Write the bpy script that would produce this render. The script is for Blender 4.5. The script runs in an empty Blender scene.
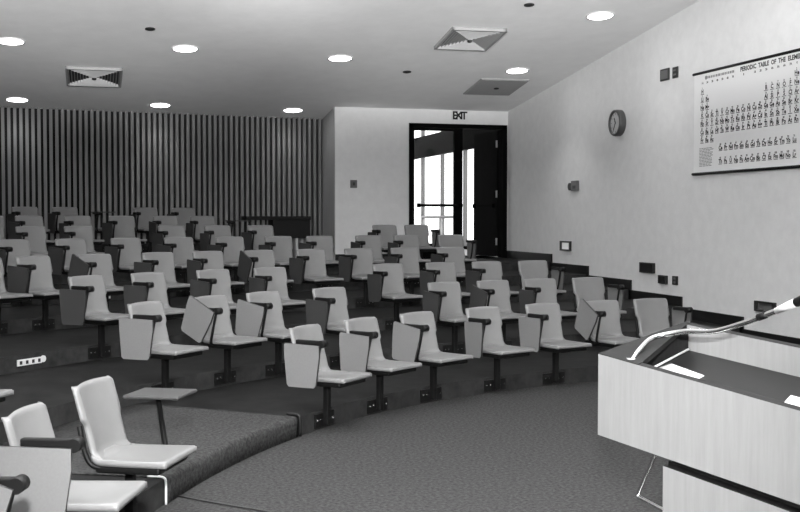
import bpy, bmesh, math, random
from mathutils import Vector, Matrix
random.seed(7)
PI = math.pi
COL = bpy.context.scene.collection
R = math.radians

# ------------------------------------------------------------------ room numbers (metres)
XR, XL = 7.976, -4.2            # right and left wall
Y_FRONT, Y_DOOR, Y_BACK = -4.5, 20.50, 22.0
X_RET = 4.47                    # corner of the short return wall
RISE, DROW = 0.1531, 1.5095
def ceil_z(y): return 6.250 - 0.1187 * y

# row curve: support function of the front row; the other rows are offsets of it
A0, A1, A2, A3, A4 = 16.9921, -7.1436, -15.1695, 0.9463, 3.6792
def crv(phi, off=0.0):
    c, s, c2, s2 = math.cos(phi), math.sin(phi), math.cos(2*phi), math.sin(2*phi)
    p = A0 + off + A1*c + A2*s + A3*c2 + A4*s2
    d = -A1*s + A2*c - 2*A3*s2 + 2*A4*c2
    return (-s*p - c*d, c*p - s*d)

# ------------------------------------------------------------------ materials
MATS = {}
def mat(name, v, rough=0.6, metal=0.0, spec=0.5, noise=0.0, nscale=20.0, bump=0.0, bscale=200.0,
        emit=0.0, stretch=None, coat=0.0, detail=4.0):
    m = bpy.data.materials.new(name); m.use_nodes = True
    nt = m.node_tree; b = nt.nodes['Principled BSDF']
    b.inputs['Base Color'].default_value = (v, v, v, 1)
    b.inputs['Roughness'].default_value = rough
    b.inputs['Metallic'].default_value = metal
    b.inputs['Specular IOR Level'].default_value = spec
    b.inputs['Coat Weight'].default_value = coat; b.inputs['Coat Roughness'].default_value = 0.17
    if noise or bump:
        tc = nt.nodes.new('ShaderNodeTexCoord'); mp = nt.nodes.new('ShaderNodeMapping')
        nt.links.new(tc.outputs['Object'], mp.inputs['Vector'])
        if stretch: mp.inputs['Scale'].default_value = stretch
    if noise:
        n = nt.nodes.new('ShaderNodeTexNoise'); n.inputs['Scale'].default_value = nscale
        n.inputs['Detail'].default_value = detail; n.inputs['Roughness'].default_value = 0.65
        nt.links.new(mp.outputs['Vector'], n.inputs['Vector'])
        r = nt.nodes.new('ShaderNodeValToRGB')
        lo, hi = max(0, v*(1-noise)), min(1, v*(1+noise))
        r.color_ramp.elements[0].position = 0.3; r.color_ramp.elements[0].color = (lo, lo, lo, 1)
        r.color_ramp.elements[1].position = 0.7; r.color_ramp.elements[1].color = (hi, hi, hi, 1)
        nt.links.new(n.outputs['Fac'], r.inputs['Fac']); nt.links.new(r.outputs['Color'], b.inputs['Base Color'])
    if bump:
        n2 = nt.nodes.new('ShaderNodeTexNoise'); n2.inputs['Scale'].default_value = bscale; n2.inputs['Detail'].default_value = 3
        nt.links.new(mp.outputs['Vector'], n2.inputs['Vector'])
        bp = nt.nodes.new('ShaderNodeBump'); bp.inputs['Strength'].default_value = bump; bp.inputs['Distance'].default_value = 0.01
        nt.links.new(n2.outputs['Fac'], bp.inputs['Height']); nt.links.new(bp.outputs['Normal'], b.inputs['Normal'])
    if emit:
        b.inputs['Emission Color'].default_value = (1, 1, 1, 1); b.inputs['Emission Strength'].default_value = emit
    MATS[name] = m
    return m

mat('plaster_wall', 0.74, 0.85, noise=0.04, nscale=6, bump=0.25, bscale=70)
mat('ceiling_plaster', 0.9, 0.9, noise=0.03, nscale=3, bump=0.25, bscale=60)
mat('carpet', 0.046, 0.95, noise=0.6, nscale=42, bump=0.6, bscale=260, spec=0.1)
mat('vinyl_tread', 0.012, 0.6, noise=0.6, nscale=5, spec=0.12, detail=8)
mat('riser_panel', 0.030, 0.7, noise=0.45, nscale=7, spec=0.12, detail=8)
mat('black_base', 0.008, 0.5, spec=0.3)
mat('rib_face', 0.19, 0.5, noise=0.15, nscale=4, stretch=(8, 8, 0.6), spec=0.3)
mat('rib_gap', 0.006, 0.8)
mat('return_panel', 0.36, 0.7, noise=0.12, nscale=3, stretch=(6, 6, 0.5))
mat('seat_plastic', 0.178, 0.36, spec=0.5, noise=0.03, nscale=8)
mat('black_metal', 0.006, 0.5, spec=0.22)
mat('bolt_steel', 0.62, 0.25, metal=1.0)
mat('tablet_laminate', 0.165, 0.5, noise=0.05, nscale=90, spec=0.3)
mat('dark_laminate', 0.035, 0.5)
mat('tablet_dark', 0.042, 0.6, spec=0.2)  # darker tone for both tablet faces on most seats farther back
mat('tablet_edge', 0.02, 0.5)
mat('light_veneer', 0.245, 0.45, noise=0.10, nscale=3.0, stretch=(9, 9, 0.8), spec=0.35, detail=8)
mat('dark_ledge', 0.014, 0.6, spec=0.15, noise=0.25, nscale=4, stretch=(2, 10, 2))
mat('well_surface', 0.008, 0.35, spec=0.2)
mat('paper', 0.6, 0.8, spec=0.1)
mat('chrome', 0.80, 0.13, metal=1.0)
mat('white_enamel', 0.85, 0.3)
mat('lamp_lens', 0.9, 0.5, emit=14.0)
mat('lamp_trim', 0.75, 0.4)
mat('vent_metal', 0.4, 0.5)
mat('vent_frame', 0.32, 0.5)
mat('hatch_panel', 0.36, 0.7, noise=0.1, nscale=60)
mat('port_dark', 0.012, 0.6)
mat('chart_paper', 0.85, 0.75, spec=0.15)
mat('ink', 0.03, 0.7, spec=0.1)
mat('faded_ink', 0.30, 0.7, spec=0.1)
mat('clock_rim', 0.07, 0.4)
mat('clock_face', 0.5, 0.6)
mat('device_dark', 0.02, 0.5)
mat('device_grey', 0.12, 0.5)
mat('plate_light', 0.7, 0.4)
mat('step_lens', 0.65, 0.4, emit=0.25)
mat('door_black', 0.004, 0.8, spec=0.03)
mat('door_leaf_dark', 0.008, 0.8, noise=0.15, nscale=4, spec=0.03)
mat('mullion_grey', 0.16, 0.5)
mat('cart_dark', 0.009, 0.6, spec=0.15, noise=0.15, nscale=5)
mat('lobby_floor', 0.30, 0.5)
mat('rail_grey', 0.45, 0.4)
mat('trim_metal', 0.85, 0.3)
def glass():
    m = bpy.data.materials.new('window_glass'); m.use_nodes = True; nt = m.node_tree
    for n in list(nt.nodes): nt.nodes.remove(n)
    o = nt.nodes.new('ShaderNodeOutputMaterial'); mx = nt.nodes.new('ShaderNodeMixShader')
    t = nt.nodes.new('ShaderNodeBsdfTransparent'); g = nt.nodes.new('ShaderNodeBsdfGlossy')
    g.inputs['Roughness'].default_value = 0.03; mx.inputs[0].default_value = 0.025
    nt.links.new(t.outputs[0], mx.inputs[1]); nt.links.new(g.outputs[0], mx.inputs[2]); nt.links.new(mx.outputs[0], o.inputs[0])
    MATS['window_glass'] = m
glass()

# ------------------------------------------------------------------ mesh helpers
class MB:
    """collects faces into one mesh, with material slots by name"""
    def __init__(self): self.v = []; self.f = []; self.m = []; self.slots = []; self.smooth = []
    def slot(self, name):
        if name not in self.slots: self.slots.append(name)
        return self.slots.index(name)
    def add(self, verts, faces, m, smooth=False):
        o = len(self.v); s = self.slot(m)
        self.v += [tuple(x) for x in verts]
        for f in faces: self.f.append([i+o for i in f]); self.m.append(s); self.smooth.append(smooth)
    def box(self, lo, hi, m, M=None, bev=0.0):
        bm = bmesh.new(); bmesh.ops.create_cube(bm, size=1.0)
        c = [(a+b)/2 for a, b in zip(lo, hi)]; s = [b-a for a, b in zip(lo, hi)]
        for v in bm.verts: v.co = Vector((v.co.x*s[0]+c[0], v.co.y*s[1]+c[1], v.co.z*s[2]+c[2]))
        if bev: bmesh.ops.bevel(bm, geom=bm.edges[:]+bm.verts[:], offset=bev, segments=2, affect='EDGES', profile=0.5)
        self.bm(bm, m, M)
    def bm(self, bm, m, M=None, smooth=False):
        bm.verts.ensure_lookup_table(); bm.verts.index_update()
        vs = [(M @ v.co) if M else v.co.copy() for v in bm.verts]
        self.add(vs, [[v.index for v in f.verts] for f in bm.faces], m, smooth); bm.free()
    def cyl(self, p, q, r, m, r2=None, seg=16, smooth=True):
        p, q = Vector(p), Vector(q); r2 = r if r2 is None else r2; d = (q-p).normalized()
        a = d.orthogonal().normalized(); b = d.cross(a)
        vs = []
        for P, rr in ((p, r), (q, r2)):
            for i in range(seg): t = 2*PI*i/seg; vs.append(P + rr*(math.cos(t)*a + math.sin(t)*b))
        self.add(vs, [[i, (i+1) % seg, seg+(i+1) % seg, seg+i] for i in range(seg)], m, smooth)
        o = len(self.v)-2*seg; s = self.slot(m)
        self.f.append([o+i for i in reversed(range(seg))]); self.m.append(s); self.smooth.append(False)
        self.f.append([o+seg+i for i in range(seg)]); self.m.append(s); self.smooth.append(False)
    def tube(self, pts, r, m, seg=10):
        pts = [Vector(p) for p in pts]; rings = []; n = len(pts)
        a = None
        for i, p in enumerate(pts):
            d = (pts[min(i+1, n-1)] - pts[max(i-1, 0)]).normalized()
            a = d.orthogonal().normalized() if a is None else (a - d*a.dot(d)).normalized()
            b = d.cross(a); rr = r[i] if isinstance(r, (list, tuple)) else r
            rings.append([p + rr*(math.cos(2*PI*k/seg)*a + math.sin(2*PI*k/seg)*b) for k in range(seg)])
        vs = [v for g in rings for v in g]; fs = []
        for i in range(n-1):
            for k in range(seg): fs.append([i*seg+k, i*seg+(k+1) % seg, (i+1)*seg+(k+1) % seg, (i+1)*seg+k])
        fs.append(list(reversed(range(seg)))); fs.append([(n-1)*seg+k for k in range(seg)])
        self.add(vs, fs, m, True)
    def prism(self, poly, z0, z1, m, mtop=None):
        """vertical prism over an xy polygon (counter-clockwise)"""
        n = len(poly); f0 = z0 if callable(z0) else (lambda x, y: z0); f1 = z1 if callable(z1) else (lambda x, y: z1)
        vs = [(x, y, f0(x, y)) for x, y in poly] + [(x, y, f1(x, y)) for x, y in poly]
        self.add(vs, [[i, (i+1) % n, n+(i+1) % n, n+i] for i in range(n)] + [list(reversed(range(n)))], m)
        self.add(vs, [[n+i for i in range(n)]], mtop or m)
    def build(self, name, parent=None, recalc=True):
        me = bpy.data.meshes.new(name); me.from_pydata(self.v, [], self.f)
        for s in self.slots: me.materials.append(MATS[s])
        for p, mi, sm in zip(me.polygons, self.m, self.smooth): p.material_index = mi; p.use_smooth = sm
        if recalc:
            bm = bmesh.new(); bm.from_mesh(me); bmesh.ops.recalc_face_normals(bm, faces=bm.faces); bm.to_mesh(me); bm.free()
        me.update()
        o = bpy.data.objects.new(name, me); COL.objects.link(o)
        if parent: o.parent = parent
        return o

def empty(name, loc, rz=0.0):
    o = bpy.data.objects.new(name, None); COL.objects.link(o); o.location = loc; o.rotation_euler = (0, 0, rz)
    o.empty_display_size = 0.1
    return o
def tag(o, label=None, cat=None, group=None, kind=None):
    if label: o['label'] = label
    if cat: o['category'] = cat
    if group: o['group'] = group
    if kind: o['kind'] = kind
    return o
def struct(o, label=None, cat=None):
    return tag(o, label, cat, kind='structure')
def spline(pts, n):
    """Catmull-Rom through pts"""
    P = [Vector(p) for p in pts]; P = [2*P[0]-P[1]] + P + [2*P[-1]-P[-2]]; out = []
    for i in range(1, len(P)-2):
        for k in range(n):
            t = k/n; a, b, c, d = P[i-1:i+3]
            out.append(0.5*((2*b)+(c-a)*t+(2*a-5*b+4*c-d)*t*t+(3*b-a-3*c+d)*t**3))
    out.append(P[-2]); return out

# ------------------------------------------------------------------ room shell
m = MB(); m.box((XL-0.2, Y_FRONT-0.2, -0.12), (XR+0.2, Y_BACK+0.2, 0.0), 'carpet')
struct(m.build('floor'), 'grey speckled carpet of the main floor', 'floor')

def tier_poly(k, x0, x1, y1):
    pts = []
    for i in range(0, 900):
        ph = R(-30 + i*0.15); x, y = crv(ph, (k-1)*DROW)
        pts.append((x, y))
    # keep the piece with x in range, from right (small phi) to left
    keep = [(x, y) for x, y in pts if x0 <= x <= x1 and y > -4]
    xs = [p for p in pts if p[0] > x1]; last = xs[-1]; f = keep[0]
    t = (x1-f[0])/(last[0]-f[0]); right = (x1, f[1]+t*(last[1]-f[1]))
    thin = keep[::4]
    poly = [right] + thin
    end = poly[-1]; poly.append((x0, end[1]))
    poly += [(x0, y1), (x1, y1)]
    return list(reversed(poly)), right
STEP_Y = {}
ordn = ['first', 'second', 'third', 'fourth', 'fifth', 'sixth', 'seventh', 'eighth']
for k in range(1, 9):
    x1 = XR if k < 7 else 2.72
    poly, rt = tier_poly(k, XL, x1, Y_BACK); STEP_Y[k] = rt[1]
    m = MB(); m.prism(poly, (k-1)*RISE, k*RISE, 'riser_panel', 'vinyl_tread')
    struct(m.build('seating_tier'), 'dark curved seating step, %s from the front' % ordn[k-1], 'step')

# walls
m = MB()
m.add([(XR, Y_FRONT, 0), (XR, Y_DOOR+0.2, 0), (XR, Y_DOOR+0.2, ceil_z(Y_DOOR+0.2)+0.1), (XR, Y_FRONT, ceil_z(Y_FRONT)+0.1),
       (XR+0.2, Y_FRONT, 0), (XR+0.2, Y_DOOR+0.2, 0), (XR+0.2, Y_DOOR+0.2, ceil_z(Y_DOOR+0.2)+0.1), (XR+0.2, Y_FRONT, ceil_z(Y_FRONT)+0.1)],
      [[0, 1, 2, 3], [7, 6, 5, 4], [0, 4, 5, 1], [1, 5, 6, 2], [2, 6, 7, 3], [3, 7, 4, 0]], 'plaster_wall')
struct(m.build('wall_right'), 'light painted right wall with the chart and clock', 'wall')
m = MB()
m.add([(XL, Y_FRONT, 0), (XL, Y_BACK, 0), (XL, Y_BACK, ceil_z(Y_BACK)+0.1), (XL, Y_FRONT, ceil_z(Y_FRONT)+0.1),
       (XL-0.2, Y_FRONT, 0), (XL-0.2, Y_BACK, 0), (XL-0.2, Y_BACK, ceil_z(Y_BACK)+0.1), (XL-0.2, Y_FRONT, ceil_z(Y_FRONT)+0.1)],
      [[3, 2, 1, 0], [4, 5, 6, 7], [0, 1, 5, 4], [1, 2, 6, 5], [2, 3, 7, 6], [3, 0, 4, 7]], 'plaster_wall')
struct(m.build('wall_left'), 'light painted left wall', 'wall')
m = MB(); m.box((XL-0.2, Y_FRONT-0.2, 0), (XR+0.2, Y_FRONT, ceil_z(Y_FRONT)+0.1), 'plaster_wall')
struct(m.build('wall_front'), 'light painted front wall', 'wall')
# rear wall with the door opening
DX0, DX1, DZ0, DZ1 = 5.93, XR-0.03, 6*RISE, 3.545
zt = ceil_z(Y_DOOR)+0.08
m = MB()
m.box((X_RET, Y_DOOR, 0), (DX0, Y_DOOR+0.2, zt), 'plaster_wall')
m.box((DX1, Y_DOOR, 0), (XR, Y_DOOR+0.2, zt), 'plaster_wall')
m.box((DX0, Y_DOOR, DZ1), (DX1, Y_DOOR+0.2, zt), 'plaster_wall')
m.box((DX0, Y_DOOR, 0), (DX1, Y_DOOR+0.2, DZ0), 'plaster_wall')
struct(m.build('wall_rear'), 'light painted rear wall around the exit door', 'wall')
m = MB(); m.box((X_RET, Y_DOOR+0.2, 0), (X_RET+0.2, Y_BACK+0.2, zt), 'return_panel'); m.box((X_RET-0.012, Y_DOOR+0.004, 0), (X_RET, Y_BACK, zt), 'return_panel')
struct(m.build('wall_recess'), 'grey panelled return wall beside the slatted back wall', 'wall')
# slatted back wall
m = MB()
def back_y(x): return 21.30 + 0.062*(x+1.5)
BA = math.atan(0.062)
zb = ceil_z(21.1)+0.08
m.prism([(XL-0.2, back_y(XL-0.2)), (X_RET+0.1, back_y(X_RET+0.1)), (X_RET+0.1, 22.3), (XL-0.2, 22.3)], 0, zb, 'rib_gap')
x = X_RET-0.05
while x > XL:
    M = Matrix.Translation((x, back_y(x), 0)) @ Matrix.Rotation(BA, 4, 'Z')
    m.box((-0.055, -0.085, 0.9), (0, 0.01, zb), 'rib_face', M)
    x -= 0.104
struct(m.build('wall_back'), 'dark back wall of vertical ribs above the rear rows', 'wall')
# ceiling
m = MB()
y0, y1 = Y_FRONT-0.2, Y_BACK+0.2
m.add([(XL-0.2, y0, ceil_z(y0)), (XR+0.2, y0, ceil_z(y0)), (XR+0.2, y1, ceil_z(y1)), (XL-0.2, y1, ceil_z(y1)),
       (XL-0.2, y0, ceil_z(y0)+0.2), (XR+0.2, y0, ceil_z(y0)+0.2), (XR+0.2, y1, ceil_z(y1)+0.2), (XL-0.2, y1, ceil_z(y1)+0.2)],
      [[0, 1, 2, 3], [7, 6, 5, 4], [0, 4, 5, 1], [1, 5, 6, 2], [2, 6, 7, 3], [3, 7, 4, 0]], 'ceiling_plaster')
struct(m.build('ceiling'), 'pale sloping plaster ceiling', 'ceiling')
# stepped black baseboard along the right wall
m = MB()
bb = 0.145
ys = [Y_FRONT] + [STEP_Y[k] for k in range(1, 7)] + [Y_DOOR]
for k in range(7):
    ya, yb = ys[k], ys[k+1]
    m.box((XR-0.025, ya-(0.0 if k else 0), k*RISE), (XR, yb, k*RISE+bb), 'black_base')
    if k: m.box((XR-0.025, ya-0.06, (k-1)*RISE), (XR, ya, k*RISE+bb), 'black_base')
struct(m.build('baseboard_right'), 'black baseboard stepping up the right wall', 'baseboard')
m = MB(); m.box((X_RET, Y_DOOR-0.02, DZ0), (DX0-0.02, Y_DOOR, DZ0+0.1), 'black_base')
struct(m.build('baseboard_rear'), 'black baseboard under the rear wall', 'baseboard')

# ------------------------------------------------------------------ carpeted aisle step
PL, PR = R(64.6), R(50.0)
def aisle():
    m = MB(); N = 40
    prof = [(-0.014, 0.0), (-0.014, RISE-0.035), (-0.010, RISE-0.012), (0.004, RISE+0.004), (0.03, RISE+0.010)] + \
           [(DROW*t, RISE+0.010) for t in (0.15, 0.4, 0.7, 0.985)]
    vs = []; np_ = len(prof)
    for i in range(N+1):
        ph = PR + (PL-PR)*i/N
        for o, z in prof: x, y = crv(ph, o); vs.append((x, y, z))
    fs = []
    for i in range(N):
        for j in range(np_-1): fs.append([i*np_+j, i*np_+j+1, (i+1)*np_+j+1, (i+1)*np_+j])
    m.add(vs, fs, 'carpet', True)
    o = m.build('carpet_runner', recalc=False)
    sm = o.modifiers.new('thick', 'SOLIDIFY'); sm.thickness = 0.009; sm.offset = -1
    tag(o, 'grey carpet wrapping the aisle step between the seats', 'carpet')
    m = MB()
    x, y = crv(PL, -0.018); x2, y2 = crv(PL+R(0.12), -0.018)
    for (ph, nm, mt, w, lab) in ((PL+R(0.15), 'step_corner_trim', 'trim_metal', 0.010, 'pale metal corner trim at the near end of the carpeted step'),
                           (PR-R(0.25), 'step_end_strip', 'black_base', 0.022, 'black rubber strip closing the far end of the carpeted step')):
        m = MB(); pts = []
        for o, z in ((-0.016, 0.004), (-0.016, RISE-0.03), (-0.008, RISE+0.008), (0.03, RISE+0.016), (0.10, RISE+0.014)):
            xx, yy = crv(ph, o); pts.append((xx, yy, z))
        m.tube(spline(pts, 4), w*0.7, mt, 8)
        tag(m.build(nm), lab, 'trim')
aisle()

# ------------------------------------------------------------------ lecture seats
def grid_mesh(fn, nu, nv, thick, mname):
    """fn(u,v)->Vector with u,v in 0..1; returns MB with solid sheet"""
    bm = bmesh.new(); vs = [[bm.verts.new(fn(i/nu, j/nv)) for j in range(nv+1)] for i in range(nu+1)]
    for i in range(nu):
        for j in range(nv): bm.faces.new((vs[i][j], vs[i+1][j], vs[i+1][j+1], vs[i][j+1]))
    bmesh.ops.recalc_face_normals(bm, faces=bm.faces)
    bm.normal_update(); bmesh.ops.solidify(bm, geom=bm.faces[:], thickness=thick)
    m = MB(); m.bm(bm, mname, smooth=True); return m
def smooth01(t): t = max(0, min(1, t)); return t*t*(3-2*t)
def rowfrac(a, knots):                       # dense rows near the edges
    return knots[a]

def back_fn(u, v):
    # v: bottom 0 -> top 1 ; u: left 0 -> right 1
    z = 0.438 + v*0.385
    hw = 0.205 + 0.022*smooth01((z-0.625)/0.014)
    if v > 0.93: hw -= 0.018*((v-0.93)/0.07)**2
    s = 2*u-1
    y = -0.085 - 0.100*(v**1.1)
    y += 0.032*abs(s)**2.2
    e = max(0, (abs(s)-0.9)/0.1); y -= 0.034*e*e
    if v < 0.12: y += 0.035*((0.12-v)/0.12)**2
    if v > 0.95: y -= 0.010*((v-0.95)/0.05)**2
    return Vector((s*hw, y, z + (0.006*(1-s*s) if v > 0.9 else 0)))
NV = [0, .04, .08, .14, .25, .4, .55, .7, .82, .90, .95, .975, .99, 1]
def seat_fn(u, v):
    # v: rear 0 -> front 1; turned-down skirt at the sides and the front
    v = NV[int(round(v*(len(NV)-1)))]
    s = 2*u-1; a = abs(s)
    hw = 0.214 + 0.012*smooth01(v*2)
    sx = min(a, 0.90)/0.90*(hw-0.010) if a <= 0.90 else hw-0.010 + 0.010*min(1, (a-0.90)/0.06)
    vy = min(v, 0.95)/0.95; y = -0.085 + 0.402*vy + (0.012*min(1, (v-0.95)/0.025) if v > 0.95 else 0)
    z = 0.447 - 0.014*(1-s*s)*math.sin(PI*min(1, v*1.05))
    if v < 0.12: z += 0.022*((0.12-v)/0.12)**2
    ds = 0.006*min(1, max(0, (a-0.90)/0.06)) + 0.028*max(0, (a-0.96)/0.04)
    df = 0.006*min(1, max(0, (v-0.95)/0.025)) + 0.026*max(0, (v-0.975)/0.025)
    if v > 0.93: sx -= 0.014*((v-0.93)/0.07)**2
    return Vector((math.copysign(sx, s), y, z - max(ds, df)))
NU = [0, .01, .02, .05, .1, .2, .3, .4, .5, .6, .7, .8, .9, .95, .98, .99, 1]
def dense(fn):
    k = len(NU)-1
    def g(u, v):
        i = u*k; return fn(NU[int(round(i))], v)
    return g

def tablet_mesh():
    """panel hanging in the plane x=const; local origin at the front top hinge, panel runs back (-y) and down (-z)"""
    W, H = 0.335, 0.335; bm = bmesh.new()
    prof = [(0.0, 0.0), (-W+0.012, 0.010), (-W, -0.004), (-W+0.002, -0.10), (-W+0.022, -H+0.02), (-W+0.04, -H), (-0.055, -H), (-0.035, -H+0.02), (0.0, -0.09)]
    bm.free(); m = MB(); n = len(prof)
    vs = [(0.0, y, z) for y, z in prof] + [(0.018, y, z) for y, z in prof]
    m.add(vs, [list(range(n)), list(range(n, 2*n))[::-1]], 'tablet_laminate')
    m.add(vs, [[i, (i+1) % n, n+(i+1) % n, n+i] for i in range(n)], 'tablet_edge')
    return m
TAB_DARK = None
def make_seat():
    root = empty('lecture_seat', (0, 0, 0))
    s = grid_mesh(dense(seat_fn), len(NU)-1, len(NV)-1, 0.010, 'seat_plastic').build('seat', root)
    b = grid_mesh(dense(back_fn), len(NU)-1, 26, 0.014, 'seat_plastic').build('backrest', root)
    m = MB(); m.box((-0.203, -0.07, 0.370), (0.203, 0.285, 0.408), 'black_metal', bev=0.012)
    m.box((-0.06, -0.05, 0.355), (0.06, 0.20, 0.382), 'black_metal')
    m.build('seat_pan', root)
    for sx in (-1, 1):
        m = MB(); m.tube(spline([(sx*0.18, -0.02, 0.395), (sx*0.198, -0.085, 0.41), (sx*0.200, -0.125, 0.47), (sx*0.200, -0.158, 0.615)], 4), 0.015, 'black_metal', 8)
        m.build('back_support', root)
    m = MB(); m.box((-0.027, 0.012, 0.03), (0.027, 0.058, 0.375), 'black_metal', bev=0.006)
    m.build('post', root)
    m = MB(); m.box((-0.145, 0.001, 0.016), (0.145, 0.014, 0.130), 'black_metal', bev=0.003)
    p = m.build('mounting_plate', root)
    for (bx, bz) in ((-0.115, 0.075), (-0.060, 0.070), (0.070, 0.080), (0.118, 0.080)):
        m = MB(); m.cyl((bx, 0.013, bz), (bx, 0.021, bz), 0.0075, 'bolt_steel', seg=8); m.build('bolt', p)
    # arm on the sitter's right: strut, bar and hinge knob
    m = MB()
    m.tube(spline([(0.17, 0.04, 0.40), (0.235, 0.05, 0.42), (0.252, 0.08, 0.50), (0.252, 0.13, 0.70)], 4), 0.013, 'black_metal', 8)
    m.box((0.234, -0.09, 0.702), (0.272, 0.15, 0.742), 'black_metal', bev=0.008)
    m.build('armrest', root)
    m = MB(); m.cyl((0.220, 0.155, 0.716), (0.292, 0.155, 0.716), 0.031, 'black_metal', seg=16); m.build('hinge_knob', root)
    t = tablet_mesh().build('writing_tablet', root)
    t.location = (0.288, 0.150, 0.706)
    global TAB_DARK
    TAB_DARK = t.data.copy(); TAB_DARK.materials[0] = MATS['tablet_dark']
    return root
def place(o, phi, k, yaw=None):
    x, y = crv(phi, (k-1)*DROW); a = phi if yaw is None else yaw
    o.location = (x, y, (k-1)*RISE); o.rotation_euler = (0, 0, a + PI)
def copy_tree(o, parent=None, skip=()):
    c = o.copy(); COL.objects.link(c)
    if parent: c.parent = parent
    for ch in o.children:
        if ch.name.split('.')[0] in skip: continue
        copy_tree(ch, c, skip)
    return c

SEATS = {1: [46.23, 38.38, 30.75, 23.0, 17.16, 12.28, 8.73], 2: [47.73, 41.2, 35.57, 28.7, 18.21, 14.38, 11.0, 7.82], 3: [42.26, 36.98, 31.29, 26.4, 17.1, 13.34, 10.29, 7.4], 4: [42.5, 39.04, 34.44, 29.64, 25.86, 22.06, 18.39, 15.12, 12.12, 9.26], 5: [35.19, 31.27, 27.49, 23.86, 20.42, 17.2, 14.57, 11.54, 9.26, 6.7], 6: [30.21, 27.17, 21.25, 18.36, 15.7, 8.36, 6.56], 7: [29.77, 27.43, 24.52, 21.87, 19.23, 17.02], 8: [25.39, 23.1, 18.46, 16.28]}
NOBACK = {7: [14.84], 8: [20.77]}
LEFT_HANDED = {1, 2, 3, 5, 6}            # rows whose last seat carries its tablet on the other side
ROWN = {1: 'front row', 2: 'second row', 3: 'third row', 4: 'fourth row', 5: 'fifth row', 6: 'sixth row', 7: 'seventh row', 8: 'rearmost row'}
ORD = ['leftmost', 'second from the left', 'third from the left', 'fourth from the left', 'fifth from the left', 'sixth from the left',
       'seventh from the left', 'eighth from the left', 'ninth from the left', 'tenth from the left', 'eleventh from the left']
# tilt of the hanging tablet (degrees, about the hinge) and swing about the vertical
TILT = {(2, 1): 24, (1, 5): 26, (4, 7): 0, (1, 2): 8, (4, 2): 22, (4, 5): 20, (5, 2): 0, (6, 2): 0, (2, 2): 10, (2, 5): 12}
GROUP = 'lecture seats in the curved rows'
proto = make_seat(); first = True
ARM = ('armrest', 'hinge_knob', 'writing_tablet')
MIRROR = {}
for c in proto.children:
    if c.name.split('.')[0] in ARM:
        me = c.data.copy(); me.transform(Matrix.Scale(-1, 4, Vector((1, 0, 0)))); me.flip_normals(); MIRROR[c.name.split('.')[0]] = me
def left_handed(o, rz=-2.0):
    for nm in ARM:
        c = bpy.data.objects.new(nm, MIRROR[nm]); COL.objects.link(c); c.parent = o
        if nm == 'writing_tablet': c.location = (-0.288, 0.150, 0.706); c.rotation_euler = (0, 0, R(rz))
def new_seat(skip=()):
    global first
    if first and not skip: first = False; return proto
    return copy_tree(proto, None, skip)
for k in range(1, 9):
    for i, d in enumerate(SEATS[k]):
        n = len(SEATS[k]); lh = k in LEFT_HANDED and i == n-1
        o = new_seat(ARM if lh else ()); place(o, R(d), k)
        where = ORD[i]
        if k == 1: where = ['beside the carpeted aisle', 'second to the right of the carpeted aisle', 'third to the right of the carpeted aisle',
                            'fourth to the right of the carpeted aisle', 'fifth to the right of the carpeted aisle',
                            'with tilted tablet beside the lectern corner', 'at the right just above the lectern'][i]
        if lh:
            left_handed(o)
            tag(o, 'grey lecture seat at right end of the %s, tablet on aisle side' % ROWN[k], 'seat', GROUP)
            continue
        tag(o, 'grey lecture seat with hanging tablet, %s, %s' % (ROWN[k], where), 'seat', GROUP)
        tl = TILT.get((k, i), random.uniform(-3, 4)); sw = random.uniform(-4, 6)
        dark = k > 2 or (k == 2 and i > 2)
        if (k, i) == (1, 3): sw = -12
        for c in o.children:
            if c.name.startswith('writing_tablet'):
                c.rotation_euler = (R(-tl), 0, R(sw))
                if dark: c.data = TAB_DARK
    for d in NOBACK.get(k, []):
        o = new_seat(('backrest', 'back_support')); place(o, R(d), k)
        lab = {7: 'dark lecture seat without backrest at right end of seventh row, tablet raised flat',
               8: 'dark lecture seat without backrest in rearmost row, tablet raised flat'}[k]
        tag(o, lab, 'seat', GROUP)
        for c in o.children:
            if c.name.startswith('writing_tablet'):
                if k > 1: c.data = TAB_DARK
                if k >= 7: c.rotation_euler = (0, R(90), 0); c.location = (0.26, 0.17, 0.75)
                else: c.rotation_euler = (0, 0, R(3))

# left block of the front row, nearest the camera
HN = new_seat(('armrest', 'hinge_knob', 'writing_tablet')); place(HN, R(67.9), 1, R(64))
tag(HN, 'large grey lecture seat nearest the carpeted aisle step at lower left', 'seat', GROUP)
m = MB(); m.tube([(-0.19, 0.10, 0.39), (-0.31, 0.11, 0.40), (-0.32, 0.06, 0.698)], 0.016, 'black_metal', 8); m.build('tablet_post', HN)
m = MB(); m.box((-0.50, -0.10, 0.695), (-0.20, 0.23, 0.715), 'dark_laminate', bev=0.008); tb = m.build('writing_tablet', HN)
tb['label'] = 'tablet folded flat on its post'
IN = new_seat(); place(IN, R(72.0), 1, R(71)); tag(IN, 'grey lecture seat with large white hanging tablet at lower left edge', 'seat', GROUP)
JN = new_seat(('backrest', 'back_support')); place(JN, R(75.1), 1, R(73)); tag(JN, 'lecture seat cut off at bottom left corner, tablet corner showing', 'seat', GROUP)
KN = new_seat(); place(KN, R(63.8), 2, R(62)); tag(KN, 'lecture seat cut off at left edge behind the near seats', 'seat', GROUP)
for o, tl in ((IN, 0), (JN, 18), (KN, 0)):
    for c in o.children:
        if c.name.startswith('writing_tablet'): c.rotation_euler = (R(-tl), 0, R(2))

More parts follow.
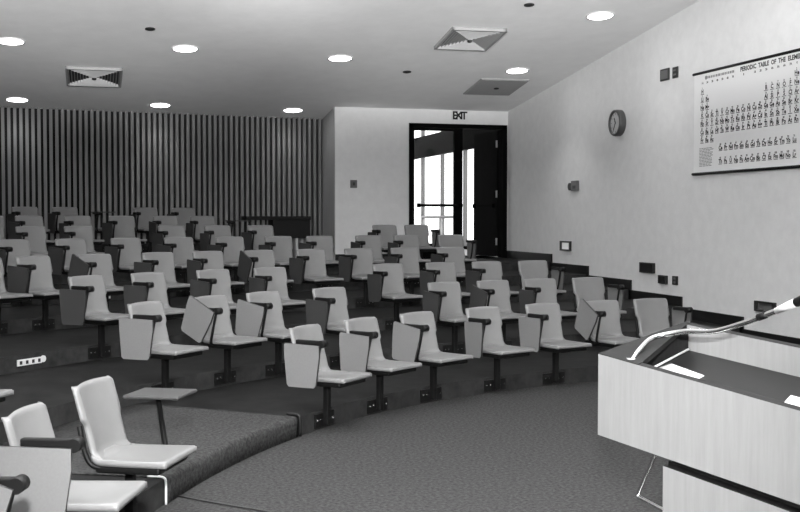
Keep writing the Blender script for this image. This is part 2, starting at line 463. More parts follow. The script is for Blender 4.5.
# bare brackets where seats are missing
def bracket(phi, k, lab):
    root = empty('floor_bracket', (0, 0, 0)); place(root, phi, k)
    m = MB(); m.box((-0.145, 0.001, 0.016), (0.145, 0.014, 0.130), 'black_metal', bev=0.003); m.build('mounting_plate', root)
    for bx in (-0.115, -0.05, 0.05, 0.115):
        m = MB(); m.cyl((bx, 0.013, 0.07), (bx, 0.021, 0.07), 0.0075, 'bolt_steel', seg=8); m.build('bolt', root)
    tag(root, lab, 'bracket', 'bare seat brackets')
bracket(R(22.4), 2, 'bare black steel bracket on second row riser where a seat is missing')
bracket(R(20.6), 3, 'bare black steel bracket on third row riser where a seat is missing')

# ------------------------------------------------------------------ plates on the risers
def riser_plate(phi, k, w, h, zc, name, lab, cat, holes=0, mt='plate_light', group=None, rnd=False):
    root = empty(name, (0, 0, 0)); place(root, phi, k)
    m = MB()
    if rnd: m.cyl((0, 0.0, zc), (0, 0.012, zc), w/2, mt, seg=20)
    else: m.box((-w/2, 0.0, zc-h/2), (w/2, 0.014, zc+h/2), mt, bev=0.003)
    m.build('plate', root)
    for i in range(holes):
        x = (i-(holes-1)/2)*w/holes
        m = MB(); m.box((x-0.014, 0.012, zc-0.016), (x+0.014, 0.018, zc+0.016), 'device_dark'); m.build('socket', root)
    tag(root, lab, cat, group)
riser_plate(R(47.9), 3, 0.30, 0.058, 0.082, 'outlet_strip', 'white outlet strip with four sockets on third row riser', 'outlet', 4)
riser_plate(R(46.85), 3, 0.062, 0.06, 0.088, 'cover_plate', 'small round white cover plate right of the outlet strip', 'plate', rnd=True)
riser_plate(R(36.2), 5, 0.11, 0.085, 0.09, 'outlet_plate', 'small white plate on the fifth row riser at far left', 'outlet', group='small riser plates')
riser_plate(R(29.2), 5, 0.06, 0.11, 0.085, 'outlet_plate', 'small upright white plate on the riser behind third row leftmost seat', 'outlet', group='small riser plates')

# ------------------------------------------------------------------ lectern
LX, LY = 2.362, 4.8588
LROT = math.atan2(-0.9957, 0.0931)
lec = empty('lectern', (LX, LY, 0), LROT)
tag(lec, 'wide light wood lectern with sloped recessed top in right foreground', 'lectern')
LL, LW, ZB, ZT, SL = 1.95, 0.505, 0.65, 1.044, 0.275
def top(y, x=0.0): return ZT + SL*y - 0.0344*x
m = MB()   # front face, ends, far face
t = 0.028
def wallpanel(m, x0, y0, x1, y1, zb, mt):
    """upright panel on the rectangle (x0,y0)-(x1,y1), top following the slope"""
    m.prism([(x0, y0), (x1, y0), (x1, y1), (x0, y1)], zb, lambda x, y: top(y, x), mt, 'dark_ledge')
m = MB(); wallpanel(m, 0, 0, LL, t, ZB, 'light_veneer'); m.build('front_panel', lec)
m = MB(); wallpanel(m, 0, LW-t, LL, LW, ZB, 'light_veneer'); m.build('rear_panel', lec)
for x0 in (0, LL-t):
    m = MB(); wallpanel(m, x0, t, x0+t, LW-t, ZB, 'light_veneer'); m.build('end_panel', lec)
m = MB(); m.box((t, t, ZB), (LL-t, LW-t, ZB+0.02), 'dark_ledge'); m.build('bottom_panel', lec)
# dark wedge-shaped ledge on the left end
A_, B_ = (0.335, t), (0.045, LW-t)
m = MB()
pl = [(0.001, 0.001), (0.34, 0.001), (0.335, t), B_, (0.045, LW-0.001), (0.001, LW-0.001)]
m.prism(pl, lambda x, y: top(y, x)-0.022, lambda x, y: top(y, x)+0.003, 'dark_ledge'); m.build('ledge', lec)
m = MB(); m.prism([(0.150, t), (0.168, t), (0.060, LW-t), (0.042, LW-t)], lambda x, y: top(y, x)-0.125, lambda x, y: top(y, x)-0.022, 'dark_ledge'); m.build('well_wall', lec)
m = MB()
m.prism([(t, t), (LL-t, t), (LL-t, LW-t), (t, LW-t)], lambda x, y: top(y, x)-0.145, lambda x, y: top(y, x)-0.125, 'well_surface')
m.build('reading_surface', lec)
m = MB(); m.tube([(0.180, t+0.006, top(0.03, 0.18)-0.119), (0.070, LW-t-0.006, top(LW-t, .07)-0.119)], 0.006, 'trim_metal', 8); tr = m.build('well_trim', lec)
tr['label'] = 'pale trim strip'
# base with dark reveal
m = MB(); m.box((0.56, 0.035, 0.62), (LL-0.02, LW-0.03, ZB), 'black_base'); m.build('reveal', lec)
m = MB(); m.prism([(0.545, 0.0), (LL, 0.0), (LL, LW-0.02), (0.545, LW-0.02)], 0.04, 0.612, 'light_veneer', 'dark_ledge'); m.build('base_cabinet', lec)
m = MB(); m.box((0.50, 0.06, 0.0), (0.575, LW-0.06, 0.62), 'black_base'); m.box((0.575, 0.05, 0.0), (LL-0.03, LW-0.05, 0.05), 'black_base'); m.build('plinth', lec)

# gooseneck microphone lying across the well
def lp(x, y, z): return Matrix.Rotation(LROT, 4, 'Z') @ Vector((x, y, z)) + Vector((LX, LY, 0))
gn = empty('gooseneck_lamp', lp(0.227, 0.045, top(0.045))); gn['label'] = 'chrome gooseneck with white tip arching over the lectern well'; gn['category'] = 'lamp'
gi = gn.matrix_world.copy(); gn.rotation_euler = (0, 0, LROT)
def lg(x, y, z): return Vector((x-0.227, y-0.045, z-top(0.045)))
neck = spline([lg(0.232, 0.045, 1.040), lg(0.205, 0.10, 1.083), lg(0.150, 0.20, 1.125), lg(0.190, 0.28, 1.150), lg(0.30, 0.30, 1.172), lg(0.50, 0.30, 1.191),
               lg(0.705, 0.30, 1.2465), lg(0.81, 0.30, 1.2813), lg(0.93, 0.30, 1.322)], 8)
m = MB(); m.tube(neck, 0.0125, 'chrome', 12); m.build('gooseneck', gn)
m = MB(); m.cyl(lg(0.232, 0.045, 1.036), lg(0.232, 0.045, 1.050), 0.03, 'chrome', seg=20); m.build('base_flange', gn)
m = MB(); m.cyl(lg(0.80, 0.30, 1.279), lg(0.845, 0.30, 1.294), 0.016, 'black_metal', seg=16); m.build('collar', gn)
m = MB(); m.cyl(lg(0.91, 0.30, 1.3155), lg(1.03, 0.30, 1.359), 0.0135, 'white_enamel', r2=0.019, seg=20); m.build('lamp_shade', gn)
m = MB(); m.cyl(lg(1.03, 0.30, 1.359), lg(1.15, 0.30, 1.404), 0.019, 'black_metal', r2=0.021, seg=20); m.build('head', gn)

def sheet(name, pts, lab):
    m = MB(); n = len(pts)
    P = [lp(x, y, top(y, x)-0.1245) for x, y in pts]
    o = P[0].copy(); up = Vector((0, 0, 0.0025))
    vs = [p-o for p in P] + [p-o+up for p in P]
    m.add(vs, [[i, (i+1) % n, n+(i+1) % n, n+i] for i in range(n)] + [list(range(n))[::-1], list(range(n, 2*n))], 'paper')
    ob = m.build(name); ob.location = o; tag(ob, lab, 'paper')
sheet('paper_sheet', [(0.15, 0.240), (0.16, 0.310), (0.452, 0.283), (0.472, 0.213)], 'white paper strip at the left end of the lectern well')
sheet('paper_sheet', [(1.037, 0.232), (0.99, 0.312), (1.24, 0.315), (1.26, 0.228)], 'white paper sheet at the right of the lectern well')

# chrome-legged chair behind the lectern
ch = empty('sled_chair', (3.38, 5.62, 0)); tag(ch, 'chrome sled base chair hidden behind the lectern, one leg showing', 'chair')
for sx in (-1, 1):
    m = MB(); m.tube(spline([(sx*0.2, 0.08, 0.44), (sx*0.2, 0.20, 0.26), (sx*0.2, 0.355, 0.05), (sx*0.2, 0.36, 0.016), (sx*0.2, 0.31, 0.012), (sx*0.2, -0.17, 0.012), (sx*0.2, -0.22, 0.05), (sx*0.2, -0.24, 0.44)], 6), 0.013, 'chrome', 10)
    m.build('leg', ch)
m = MB(); m.box((-0.22, -0.26, 0.44), (0.22, 0.17, 0.475), 'black_metal', bev=0.012); m.build('seat', ch)
for sx in (-1, 1):
    m = MB(); m.tube([(sx*0.19, -0.25, 0.45), (sx*0.19, -0.30, 0.80)], 0.011, 'chrome', 10); m.build('back_post', ch)
m = MB(); m.box((-0.21, -0.315, 0.58), (0.21, -0.285, 0.80), 'black_metal', bev=0.012); m.build('backrest', ch)

# cable lying on the carpet
m = MB(); m.tube(spline([(0.50, 6.78, 0.006), (0.64, 6.62, 0.006), (0.80, 6.45, 0.006), (0.98, 6.26, 0.006), (1.25, 5.9, 0.006)], 5), 0.006, 'device_dark', 8)
tag(m.build('floor_cable'), 'thin dark cable lying on the carpet at bottom left', 'cable')

# ------------------------------------------------------------------ ceiling fixtures
SLOPE = math.atan(-0.1187)
def on_ceiling(name, x, y):
    o = empty(name, (x, y, ceil_z(y))); o.rotation_euler = (SLOPE, 0, 0); return o
def downlight(x, y, lab, power, aim=0.0, cone=105):
    o = on_ceiling('ceiling_light', x, y); tag(o, lab, 'light', 'recessed ceiling lights')
    m = MB(); N = 28; vs = []
    for r, z in ((0.205, 0.0), (0.203, -0.012), (0.180, -0.014), (0.172, -0.004)):
        vs += [(r*math.cos(2*PI*i/N), r*math.sin(2*PI*i/N), z) for i in range(N)]
    m.add(vs, [[a*N+i, a*N+(i+1) % N, (a+1)*N+(i+1) % N, (a+1)*N+i] for a in range(3) for i in range(N)], 'lamp_trim', True); m.build('trim_ring', o)
    m = MB(); m.cyl((0, 0, -0.008), (0, 0, -0.002), 0.176, 'lamp_lens', seg=28); m.build('lens', o)
    l = bpy.data.lights.new('downlight', 'SPOT'); l.energy = power; l.spot_size = R(cone); l.spot_blend = 0.7; l.shadow_soft_size = 0.15
    lo = bpy.data.objects.new('lamp', l); COL.objects.link(lo); lo.parent = o; lo.location = (0, 0, -0.03); lo.rotation_euler = (-SLOPE + R(aim), 0, 0)
PW = 10
CANS = [(-1.09, 16.84, 'round ceiling light at the upper left edge of the photo'), (1.38, 16.85, 'round ceiling light right of the left vent, nearer row'),
 (3.80, 17.04, 'round ceiling light in the middle of the nearer row'), (6.92, 17.37, 'round ceiling light between the two right vents'),
 (6.93, 14.26, 'round ceiling light nearest the camera at upper right'), (-1.24, 20.62, 'round ceiling light by the slatted wall, far left'),
 (1.24, 20.75, 'round ceiling light by the slatted wall, middle'), (3.73, 20.87, 'round ceiling light by the slatted wall, right')]
for x, y, lab in CANS:
    if y > 20: downlight(x, y, lab, 26, 38, 62)
    else: downlight(x, y, lab, PW*7.5 if x > 6 else PW)
for y in (8.5, 4.0, -1.0):
    for x in (-1.1, 2.9, 6.93): downlight(x, y, 'round ceiling light above the front of the hall', PW*1.5)

def vent(x, y, w, l, lab, rot=0.0):
    o = on_ceiling('ceiling_vent', x, y); o.rotation_euler = (SLOPE, 0, rot); tag(o, lab, 'vent', 'square ceiling vents')
    m = MB(); f = 0.035
    for a, b in (((-w/2, -l/2), (w/2, -l/2+f)), ((-w/2, l/2-f), (w/2, l/2)), ((-w/2, -l/2), (-w/2+f, l/2)), ((w/2-f, -l/2), (w/2, l/2))):
        m.box((a[0], a[1], -0.048), (b[0], b[1], 0.0), 'vent_frame')
    m.build('frame', o)
    # four triangles of upright blades meeting at the centre
    cor = [(-w/2+f, -l/2+f), (w/2-f, -l/2+f), (w/2-f, l/2-f), (-w/2+f, l/2-f)]
    for i in range(4):
        a, b = Vector(cor[i]), Vector(cor[(i+1) % 4]); m = MB(); n = 9
        for j in range(n):
            t0 = (j+0.1)/n; t1 = t0+0.012; lean = 0.03
            p = [a*(1-t0), b*(1-t0), b*(1-t1), a*(1-t1)]
            q = [v*(1-lean) for v in p]
            vs = [(v.x, v.y, -0.046) for v in p] + [(v.x, v.y, -0.004) for v in q]
            m.add(vs, [[0, 1, 2, 3], [0, 4, 5, 1], [1, 5, 6, 2], [2, 6, 7, 3], [3, 7, 4, 0], [7, 6, 5, 4]], 'vent_metal')
        m.build('louvre', o)
    m = MB(); m.box((-w/2, -l/2, -0.004), (w/2, l/2, -0.001), 'port_dark'); m.build('backing', o)
    m = MB(); m.cyl((0, 0, -0.065), (0, 0, -0.005), 0.035, 'device_dark', seg=12); m.build('centre_knob', o)
vent(0.066, 18.72, 0.88, 1.15, 'square louvred ceiling vent at left with dark side triangles')
vent(5.46, 15.62, 0.83, 1.06, 'square louvred ceiling vent at upper right, nearest the camera', R(-3))
o = on_ceiling('ceiling_hatch', 6.963, 18.51); o.rotation_euler = (SLOPE, 0, R(-3)); tag(o, 'flat grey square ceiling panel beside the exit', 'panel')
m = MB(); m.box((-0.44, -0.575, -0.02), (0.44, 0.575, 0.0), 'vent_frame'); m.build('frame', o)
m = MB(); m.box((-0.42, -0.555, -0.026), (0.42, 0.555, -0.02), 'hatch_panel'); m.build('panel', o)
m = MB(); m.cyl((0.02, 0.02, -0.04), (0.02, 0.02, -0.026), 0.045, 'port_dark', seg=14); m.build('knob', o)
for x, y, lab in ((0.82, 15.90, 'small dark ceiling port at upper left'), (5.09, 17.71, 'small dark ceiling port beside the middle lights'), (5.73, 13.96, 'small dark ceiling port at the top edge, right')):
    o = on_ceiling('ceiling_port', x, y); tag(o, lab, 'port', 'small ceiling ports')
    m = MB(); m.cyl((0, 0, -0.012), (0, 0, 0.0), 0.07, 'port_dark', seg=20); m.build('collar', o)
    m = MB(); m.cyl((0, 0, -0.020), (0, 0, -0.012), 0.045, 'port_dark', seg=16); m.build('nozzle', o)

# ------------------------------------------------------------------ things on the right wall  (local: x = towards camera (-y), y = into the room (-x), z up)
def wall_thing(name, y, z, lab, cat, group=None):
    # local +X runs along -Y (to the right in the photo), local -Y points into the room
    o = empty(name, (XR, y, z), -PI/2); return tag(o, lab, cat, group)
def wbox(o, name, x0, x1, z0, z1, d0, d1, mt, bev=0.0):
    m = MB(); m.box((x0, -d1, z0), (x1, -d0, z1), mt, bev=bev); return m.build(name, o)
def text_mesh(items, mt, depth=0.0):
    """items: (string, x, z, size) centred; returns MB with the letters standing in the xz plane"""
    mb = MB(); cache = {}
    for s, x, z, size in items:
        if s not in cache:
            cu = bpy.data.curves.new('t', 'FONT'); cu.body = s; cu.align_x = 'CENTER'; cu.align_y = 'CENTER'; cu.resolution_u = 2; cu.size = 1.0; cu.offset = 0.035
            ob = bpy.data.objects.new('t', cu); me = bpy.data.meshes.new_from_object(ob)
            cache[s] = ([v.co.copy() for v in me.vertices], [list(p.vertices) for p in me.polygons])
            bpy.data.objects.remove(ob); bpy.data.curves.remove(cu); bpy.data.meshes.remove(me)
        vs, fs = cache[s]
        mb.add([(v.x*size+x, -depth, v.y*size+z) for v in vs], fs, mt)
    return mb

# periodic chart
CY, CZ0, CZ1, CW = 13.47, 2.307, 3.665, 2.47
chart = wall_thing('wall_chart', CY, CZ0, 'large white periodic table chart between two black rods on right wall', 'chart')
H_ = CZ1-CZ0
wbox(chart, 'sheet', 0.0, CW, 0.0, H_, 0.010, 0.016, 'chart_paper')
for z, nm in ((0.0, 'rod'), (H_, 'rod')):
    m = MB(); m.cyl((-0.02, -0.018, z), (CW+0.02, -0.018, z), 0.018, 'black_metal', seg=12); m.build(nm, chart)
rows = {1: 'H - - - - - - - - - - - - - - - - He', 2: 'Li Be - - - - - - - - - - B C N O F Ne', 3: 'Na Mg - - - - - - - - - - Al Si P S Cl Ar',
 4: 'K Ca Sc Ti V Cr Mn Fe Co Ni Cu Zn Ga Ge As Se Br Kr', 5: 'Rb Sr Y Zr Nb Mo Tc Ru Rh Pd Ag Cd In Sn Sb Te I Xe',
 6: 'Cs Ba La Hf Ta W Re Os Ir Pt Au Hg Tl Pb Bi Po At Rn', 7: 'Fr Ra Ac - - - - - - - - - - - - - - -',
 8: '- - - - Ce Pr Nd Pm Sm Eu Gd Tb Dy Ho Er Tm Yb Lu', 9: '- - - - Th Pa U Np Pu Am Cm Bk Cf Es Fm Md No Lr'}
rowf = {1: .19, 2: .268, 3: .348, 4: .426, 5: .508, 6: .592, 7: .672, 8: .765, 9: .895}
Z_of = {'H': 1, 'He': 2}
seq = ('H He Li Be B C N O F Ne Na Mg Al Si P S Cl Ar K Ca Sc Ti V Cr Mn Fe Co Ni Cu Zn Ga Ge As Se Br Kr Rb Sr Y Zr Nb Mo Tc Ru Rh Pd Ag Cd In Sn Sb Te I Xe '
       'Cs Ba La Ce Pr Nd Pm Sm Eu Gd Tb Dy Ho Er Tm Yb Lu Hf Ta W Re Os Ir Pt Au Hg Tl Pb Bi Po At Rn Fr Ra Ac Th Pa U Np Pu Am Cm Bk Cf Es Fm Md No Lr').split()
num = {s: str(i+1) for i, s in enumerate(seq)}
items = []; lines = []
for r, txt in rows.items():
    for c, s in enumerate(txt.split()):
        if s == '-': continue
        x = 0.215 + c*0.1215; z = H_*(1-rowf[r])
        if r >= 8: x -= 0.03
        items.append((s, x, z, 0.074)); items.append((num[s], x-0.004, z+0.046, 0.034)); lines.append((x-0.042, x+0.042, z-0.038))
items.append(('PERIODIC  TABLE  OF  THE  ELEMENTS', 1.79, H_*0.945, 0.079))
grp = ['1A', '2A', '3B', '4B', '5B', '6B', '7B', '8', '8', '8', '1B', '2B', '3A', '4A', '5A', '6A', '7A', '0']
for c, s in enumerate(grp):
    if c not in (7, 9): items.append((s, 0.215+c*0.1215, H_*0.895, 0.038))
t = text_mesh(items, 'ink', 0.0185)
for a, b, z in lines: t.add([(a, -0.0185, z), (b, -0.0185, z), (b, -0.0185, z+0.007), (a, -0.0185, z+0.007)], [[0, 1, 2, 3]], 'ink')
t.build('lettering', chart, recalc=False)
m = MB()
random.seed(3)
for i in range(13):                               # small print, too small to read
    z = H_*(0.245-0.0145*i); x = 0.15
    while x < 0.43:
        w = random.uniform(0.03, 0.08); m.add([(x, -0.0185, z), (x+w, -0.0185, z), (x+w, -0.0185, z+0.009), (x, -0.0185, z+0.009)], [[0, 1, 2, 3]], 'faded_ink'); x += w+0.01
x = 0.32
m.cyl((0.30, -0.016, H_*0.944), (0.30, -0.0185, H_*0.944), 0.027, 'faded_ink', seg=16)
while x < 0.95:
    w = random.uniform(0.02, 0.05); m.add([(x, -0.0185, H_*0.932), (x+w, -0.0185, H_*0.932), (x+w, -0.0185, H_*0.955), (x, -0.0185, H_*0.955)], [[0, 1, 2, 3]], 'faded_ink'); x += w+0.012
m.build('small_print', chart, recalc=False)

# clock
ck = wall_thing('wall_clock', 15.69, 3.193, 'round wall clock with grey face and dark rim', 'clock')
m = MB(); N = 40; vs = []
prof = [(0.205, 0.0), (0.207, 0.07), (0.200, 0.105), (0.172, 0.108), (0.165, 0.075)]
for r, d in prof: vs += [(r*math.cos(2*PI*i/N), -d, r*math.sin(2*PI*i/N)) for i in range(N)]
m.add(vs, [[a*N+i, a*N+(i+1) % N, (a+1)*N+(i+1) % N, (a+1)*N+i] for a in range(len(prof)-1) for i in range(N)], 'clock_rim', True); m.build('rim', ck)
m = MB(); m.cyl((0, -0.060, 0), (0, -0.078, 0), 0.168, 'clock_face', seg=40); m.build('face', ck)
m = MB()
for i in range(12):
    a = 2*PI*i/12; M = Matrix.Translation((0.14*math.sin(a), -0.080, 0.14*math.cos(a))) @ Matrix.Rotation(a, 4, 'Y')
    m.box((-0.005, -0.001, -0.012), (0.005, 0.001, 0.012), 'ink', M)
m.build('hour_marks', ck)
for nm, L_, w, ang in (('hour_hand', 0.085, 0.011, -25), ('minute_hand', 0.125, 0.008, -150)):
    m = MB(); M = Matrix.Translation((0, -0.084, 0)) @ Matrix.Rotation(R(ang), 4, 'Y'); m.box((-w, -0.002, -0.02), (w, 0.002, L_), 'ink', M); m.build(nm, ck)

o = wall_thing('speaker_plate', 14.287, 3.769, 'square dark wall plate left of the narrow one, above the chart', 'plate')
wbox(o, 'plate', -0.125, 0.125, -0.085, 0.085, 0, 0.02, 'device_dark', 0.004); wbox(o, 'insert', -0.095, 0.095, -0.062, 0.062, 0.02, 0.024, 'device_grey')
o = wall_thing('switch_plate', 13.99, 3.763, 'narrow dark wall switch plate left of the chart top', 'switch')
wbox(o, 'plate', -0.072, 0.072, -0.078, 0.078, 0, 0.02, 'device_dark', 0.004)
for z in (-0.03, 0.03): wbox(o, 'toggle', -0.035, 0.035, z-0.012, z+0.012, 0.02, 0.03, 'device_grey')
o = wall_thing('thermostat', 17.35, 2.26, 'small dark thermostat with round knob under the clock', 'thermostat')
wbox(o, 'body', -0.06, 0.17, -0.085, 0.085, -0.004, 0.05, 'device_grey', 0.006)
m = MB(); m.cyl((-0.125, 0.004, -0.012), (-0.125, -0.05, -0.012), 0.065, 'device_dark', seg=20); m.build('knob', o)
wbox(o, 'dial', 0.02, 0.13, -0.05, 0.0, 0.05, 0.056, 'device_dark')
o = wall_thing('step_light', 17.69, 1.222, 'small square wall light with glowing lens near door end of right wall', 'light')
for (x0, x1, z0, z1) in ((-0.22, 0.22, 0.058, 0.085), (-0.22, 0.22, -0.085, -0.058), (-0.22, -0.165, -0.058, 0.058), (0.165, 0.22, -0.058, 0.058)):
    wbox(o, 'frame', x0, x1, z0, z1, 0, 0.03, 'device_dark')
wbox(o, 'lens', -0.165, 0.165, -0.058, 0.058, 0, 0.010, 'step_lens')
o = wall_thing('outlet_box', 14.75, 0.969, 'large black wall box low on the right wall, leftmost of three', 'box')
wbox(o, 'box', -0.215, 0.215, -0.076, 0.076, 0, 0.04, 'device_dark', 0.005); wbox(o, 'cover', -0.18, 0.18, -0.058, 0.058, 0.04, 0.044, 'black_base')
o = wall_thing('outlet_box', 14.28, 0.818, 'smaller black wall box low on right wall, middle of three', 'box')
wbox(o, 'box', -0.115, 0.115, -0.062, 0.062, 0, 0.04, 'device_dark', 0.005); wbox(o, 'cover', -0.09, 0.09, -0.045, 0.045, 0.04, 0.044, 'black_base')
o = wall_thing('outlet_plate', 13.95, 0.822, 'narrow black outlet low on right wall, rightmost of three', 'outlet')
wbox(o, 'plate', -0.07, 0.07, -0.062, 0.062, 0, 0.02, 'device_dark', 0.004)
for z in (-0.03, 0.03): wbox(o, 'socket', -0.03, 0.03, z-0.016, z+0.016, 0.02, 0.024, 'device_grey')
o = wall_thing('step_light', 11.77, 0.615, 'dark recessed wall light low on right wall behind the gooseneck', 'light')
for (x0, x1, z0, z1) in ((-0.21, 0.21, 0.045, 0.065), (-0.21, 0.21, -0.065, -0.045), (-0.21, -0.16, -0.045, 0.045), (0.16, 0.21, -0.045, 0.045)):
    wbox(o, 'frame', x0, x1, z0, z1, 0, 0.035, 'device_dark')
wbox(o, 'lens', -0.16, 0.16, -0.045, 0.045, 0, 0.010, 'device_grey')

# ------------------------------------------------------------------ rear wall: exit sign, thermostat, door and lobby
def rear_thing(name, x, z, lab, cat):
    o = empty(name, (x, Y_DOOR, z)); return tag(o, lab, cat)
o = rear_thing('exit_sign', 6.962, 3.706, 'small EXIT sign with dark letters above the door', 'sign')
wbox(o, 'plate', -0.17, 0.17, -0.095, 0.095, 0, 0.03, 'plaster_wall', 0.004)
t = text_mesh([('E', -0.105, 0, 0.215), ('X', -0.032, 0, 0.205), ('I', 0.032, 0, 0.205), ('T', 0.085, 0, 0.205)], 'ink', 0.033); t.build('lettering', o, recalc=False)
o = rear_thing('wall_switch', 4.83, 2.36, 'small dark square switch plate left of the exit door', 'switch')
wbox(o, 'plate', -0.066, 0.066, -0.075, 0.075, 0, 0.02, 'device_grey', 0.004); wbox(o, 'toggle', -0.02, 0.02, -0.03, 0.03, 0.02, 0.035, 'device_dark')

door = empty('door_1', ((DX0+DX1)/2, Y_DOOR+0.1, DZ0)); struct(door, 'black framed double exit door, right leaf standing open', 'door')
W2 = (DX1-DX0)/2; DH = DZ1-DZ0
m = MB()
m.box((-W2, -0.14, 0), (-W2+0.075, 0.12, DH), 'door_black'); m.box((W2-0.095, -0.14, 0), (W2, 0.12, DH), 'door_black'); m.box((-W2, -0.14, DH-0.08), (W2, 0.12, DH), 'door_black')
m.build('frame', door)
# glazed left leaf with crash bar
lx0, lx1 = -W2+0.08, 7.045-(DX0+DX1)/2
m = MB()
m.box((lx0, -0.03, 0.0), (lx0+0.05, 0.03, DH-0.085), 'door_black'); m.box((lx1-0.165, -0.05, 0.0), (lx1, 0.05, DH-0.085), 'door_black')
m.box((lx0, -0.03, 0.0), (lx1, 0.03, 0.16), 'door_black'); m.box((lx0, -0.03, DH-0.13), (lx1, 0.03, DH-0.085), 'door_black')
lf = m.build('door_leaf', door)
m = MB(); m.box((lx0+0.05, -0.004, 0.16), (lx1-0.165, 0.004, DH-0.13), 'window_glass'); m.build('pane', lf)
m = MB(); m.box((lx0+0.10, -0.13, 1.015), (lx1-0.02, -0.095, 1.065), 'door_black'); m.box((lx0+0.10, -0.13, 1.0), (lx0+0.15, -0.03, 1.08), 'door_black'); m.box((lx1-0.10, -0.13, 1.0), (lx1-0.03, -0.03, 1.08), 'door_black'); m.build('push_bar', lf)
# right leaf, opened outwards
hg = Matrix.Translation((W2-0.11, 0.10, 0)) @ Matrix.Rotation(R(-83), 4, 'Z')
m = MB(); m.box((-1.02, -0.025, 0.02), (0.0, 0.025, DH-0.10), 'door_leaf_dark', hg); lf2 = m.build('door_leaf', door); lf2['label'] = 'solid dark leaf standing open'
m = MB(); m.box((-0.95, -0.085, 1.02), (-0.08, -0.055, 1.06), 'door_black', hg); m.box((-0.95, -0.085, 1.0), (-0.90, -0.02, 1.08), 'door_black', hg); m.box((-0.13, -0.085, 1.0), (-0.08, -0.02, 1.08), 'door_black', hg); m.build('push_bar', lf2)
for z in (0.25, 1.2, 2.2):
    m = MB(); m.cyl(hg @ Vector((0.01, -0.03, z)), hg @ Vector((0.01, -0.03, z+0.14)), 0.018, 'rail_grey', seg=10); m.build('hinge', lf2)

# lobby beyond the door
LY0, LY1, LX0, LX1, LZ = Y_DOOR+0.2, 34.0, 4.9, 9.2, DZ0
m = MB(); m.box((LX0, LY0, LZ-0.1), (LX1, LY1, LZ), 'lobby_floor'); struct(m.build('floor_lobby'), 'pale floor of the lobby beyond the door', 'floor')
m = MB(); m.box((LX0, LY0, 5.45), (LX1, LY1, 5.55), 'ceiling_plaster'); struct(m.build('ceiling_lobby'), 'lobby ceiling beyond the door', 'ceiling')
m = MB(); m.box((LX0-0.1, LY0, LZ), (LX0, LY1, 5.5), 'plaster_wall'); struct(m.build('wall_lobby'), 'lobby wall beyond the door', 'wall')
win = empty('window_1', (LX1, 28.0, LZ)); struct(win, 'tall bright lobby windows with dark mullions seen through the door', 'window')
m = MB(); m.box((-0.06, LY0-28, 2.53), (0.06, LY1-28, 3.13), 'door_black'); m.build('beam', win)
m = MB(); m.box((-0.05, LY0-28, 0.0), (0.05, LY1-28, 0.08), 'door_black'); m.build('sill', win)
for y in (21.0, 22.9, 24.75, 26.62, 28.52, 30.35, 32.2):
    m = MB(); m.box((-0.045, y-0.05-28, 0.05), (0.045, y+0.05-28, 4.53), 'mullion_grey'); m.build('mullion', win)
m = MB(); m.box((-0.006, LY0-28, 0.08), (0.006, LY1-28, 4.53), 'window_glass'); m.build('pane', win)
# far end of the lobby, glazed too
win2 = empty('window_2', ((LX0+LX1)/2, LY1, LZ)); struct(win2, 'bright glazed far end of the lobby', 'window')
hw = (LX1-LX0)/2
m = MB(); m.box((-hw, -0.10, 2.50), (hw, 0.10, 3.13), 'door_black'); m.build('beam', win2)
for x in (-1.9, -0.7, 0.5, 1.7):
    m = MB(); m.box((x-0.09, -0.08, 0), (x+0.09, 0.08, 4.53), 'mullion_grey'); m.build('mullion', win2)
m = MB(); m.box((-hw, -0.006, 0.0), (hw, 0.006, 4.53), 'window_glass'); m.build('pane', win2)
rl = empty('handrail', (8.5, 26.5, LZ)); tag(rl, 'pale handrail in the lobby seen through the glass door', 'handrail')
m = MB(); m.tube([(0, -1.6, 0.82), (0, 1.6, 0.82)], 0.035, 'rail_grey', 10); m.build('rail', rl)
for y in (-1.55, 0, 1.55):
    m = MB(); m.tube([(0, y, 0.0), (0, y, 0.82)], 0.04, 'rail_grey', 10); m.build('rail_post', rl)

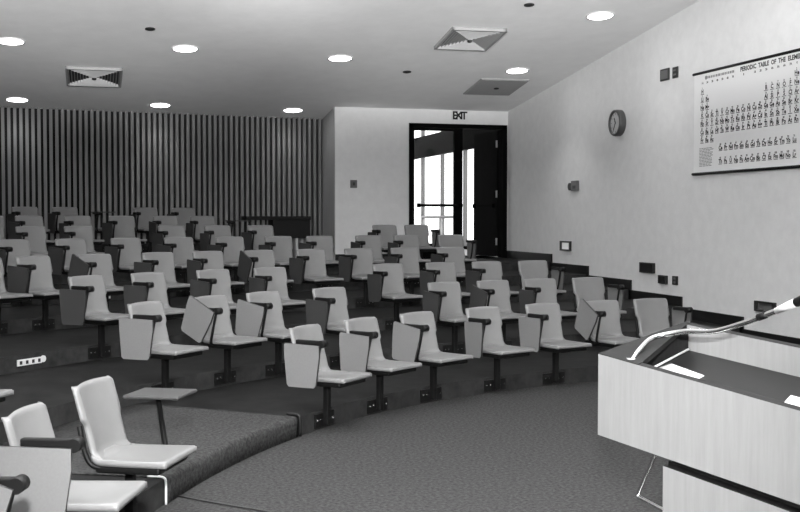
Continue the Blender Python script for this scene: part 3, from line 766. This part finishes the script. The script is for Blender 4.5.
# ------------------------------------------------------------------ dark table at the back
ct = empty('console_table', (3.33, 20.35, 6*RISE)); tag(ct, 'dark console table in the back right corner by the slatted wall', 'table')
m = MB(); m.box((-0.62, -0.33, 0.755), (0.58, 0.33, 0.825), 'cart_dark', bev=0.006); m.build('tabletop', ct)
m = MB(); m.box((-0.12, -0.31, 0.42), (0.57, 0.30, 0.755), 'cart_dark', bev=0.006); m.build('cabinet', ct)
for x, y in ((-0.55, -0.27), (-0.55, 0.27), (0.16, -0.27), (0.32, -0.27), (0.52, 0.27)):
    m = MB(); m.box((x-0.022, y-0.022, 0.0), (x+0.022, y+0.022, 0.755 if x < -0.2 else 0.43), 'cart_dark' if x < -0.2 else 'rail_grey'); m.build('leg', ct)

# ------------------------------------------------------------------ light
def lamp(name, kind, loc, energy, **kw):
    l = bpy.data.lights.new(name, kind); l.energy = energy
    for a, b in kw.items(): setattr(l, a, b)
    o = bpy.data.objects.new(name, l); COL.objects.link(o); o.location = loc; return o
fl = lamp('camera_flash', 'SPOT', (0.0, -0.05, 2.40), 3500, shadow_soft_size=0.09, spot_size=R(54), spot_blend=1.0)
fl.rotation_euler = (PI/2 - R(17), 0, -R(14))
for yw, en in ((-7, 7800), (9, 7800), (25, 8300)):  # added fill spots, aimed up to brighten the ceiling and upper walls
    b = lamp('ceiling_fill', 'SPOT', (0.0, -0.05, 2.55), en, shadow_soft_size=0.09, spot_size=R(66), spot_blend=0.25)
    b.rotation_euler = (PI/2 + R(33.2), 0, -R(yw))

w = bpy.data.worlds.new('daylight'); bpy.context.scene.world = w; w.use_nodes = True
w.node_tree.nodes['Background'].inputs[0].default_value = (1, 1, 1, 1); w.node_tree.nodes['Background'].inputs[1].default_value = 2.2

# ------------------------------------------------------------------ camera
cam = bpy.data.cameras.new('camera'); co = bpy.data.objects.new('camera', cam); COL.objects.link(co)
cam.sensor_fit = 'HORIZONTAL'; cam.sensor_width = 36.0; cam.lens = 36.0*1100/800; cam.clip_start = 0.05; cam.clip_end = 200
co.location = (0, 0, 1.70)
yaw, pitch = 0.2735, math.atan((256-218.54)/1100)
co.rotation_euler = (PI/2 - pitch, 0, -yaw)
sc = bpy.context.scene; sc.camera = co
sc.view_settings.view_transform = 'Standard'; sc.view_settings.look = 'None'; sc.view_settings.gamma = 1.0
sc.view_settings.use_curve_mapping = False; sc.view_settings.exposure = 0.0
sc.cycles.use_denoising = True
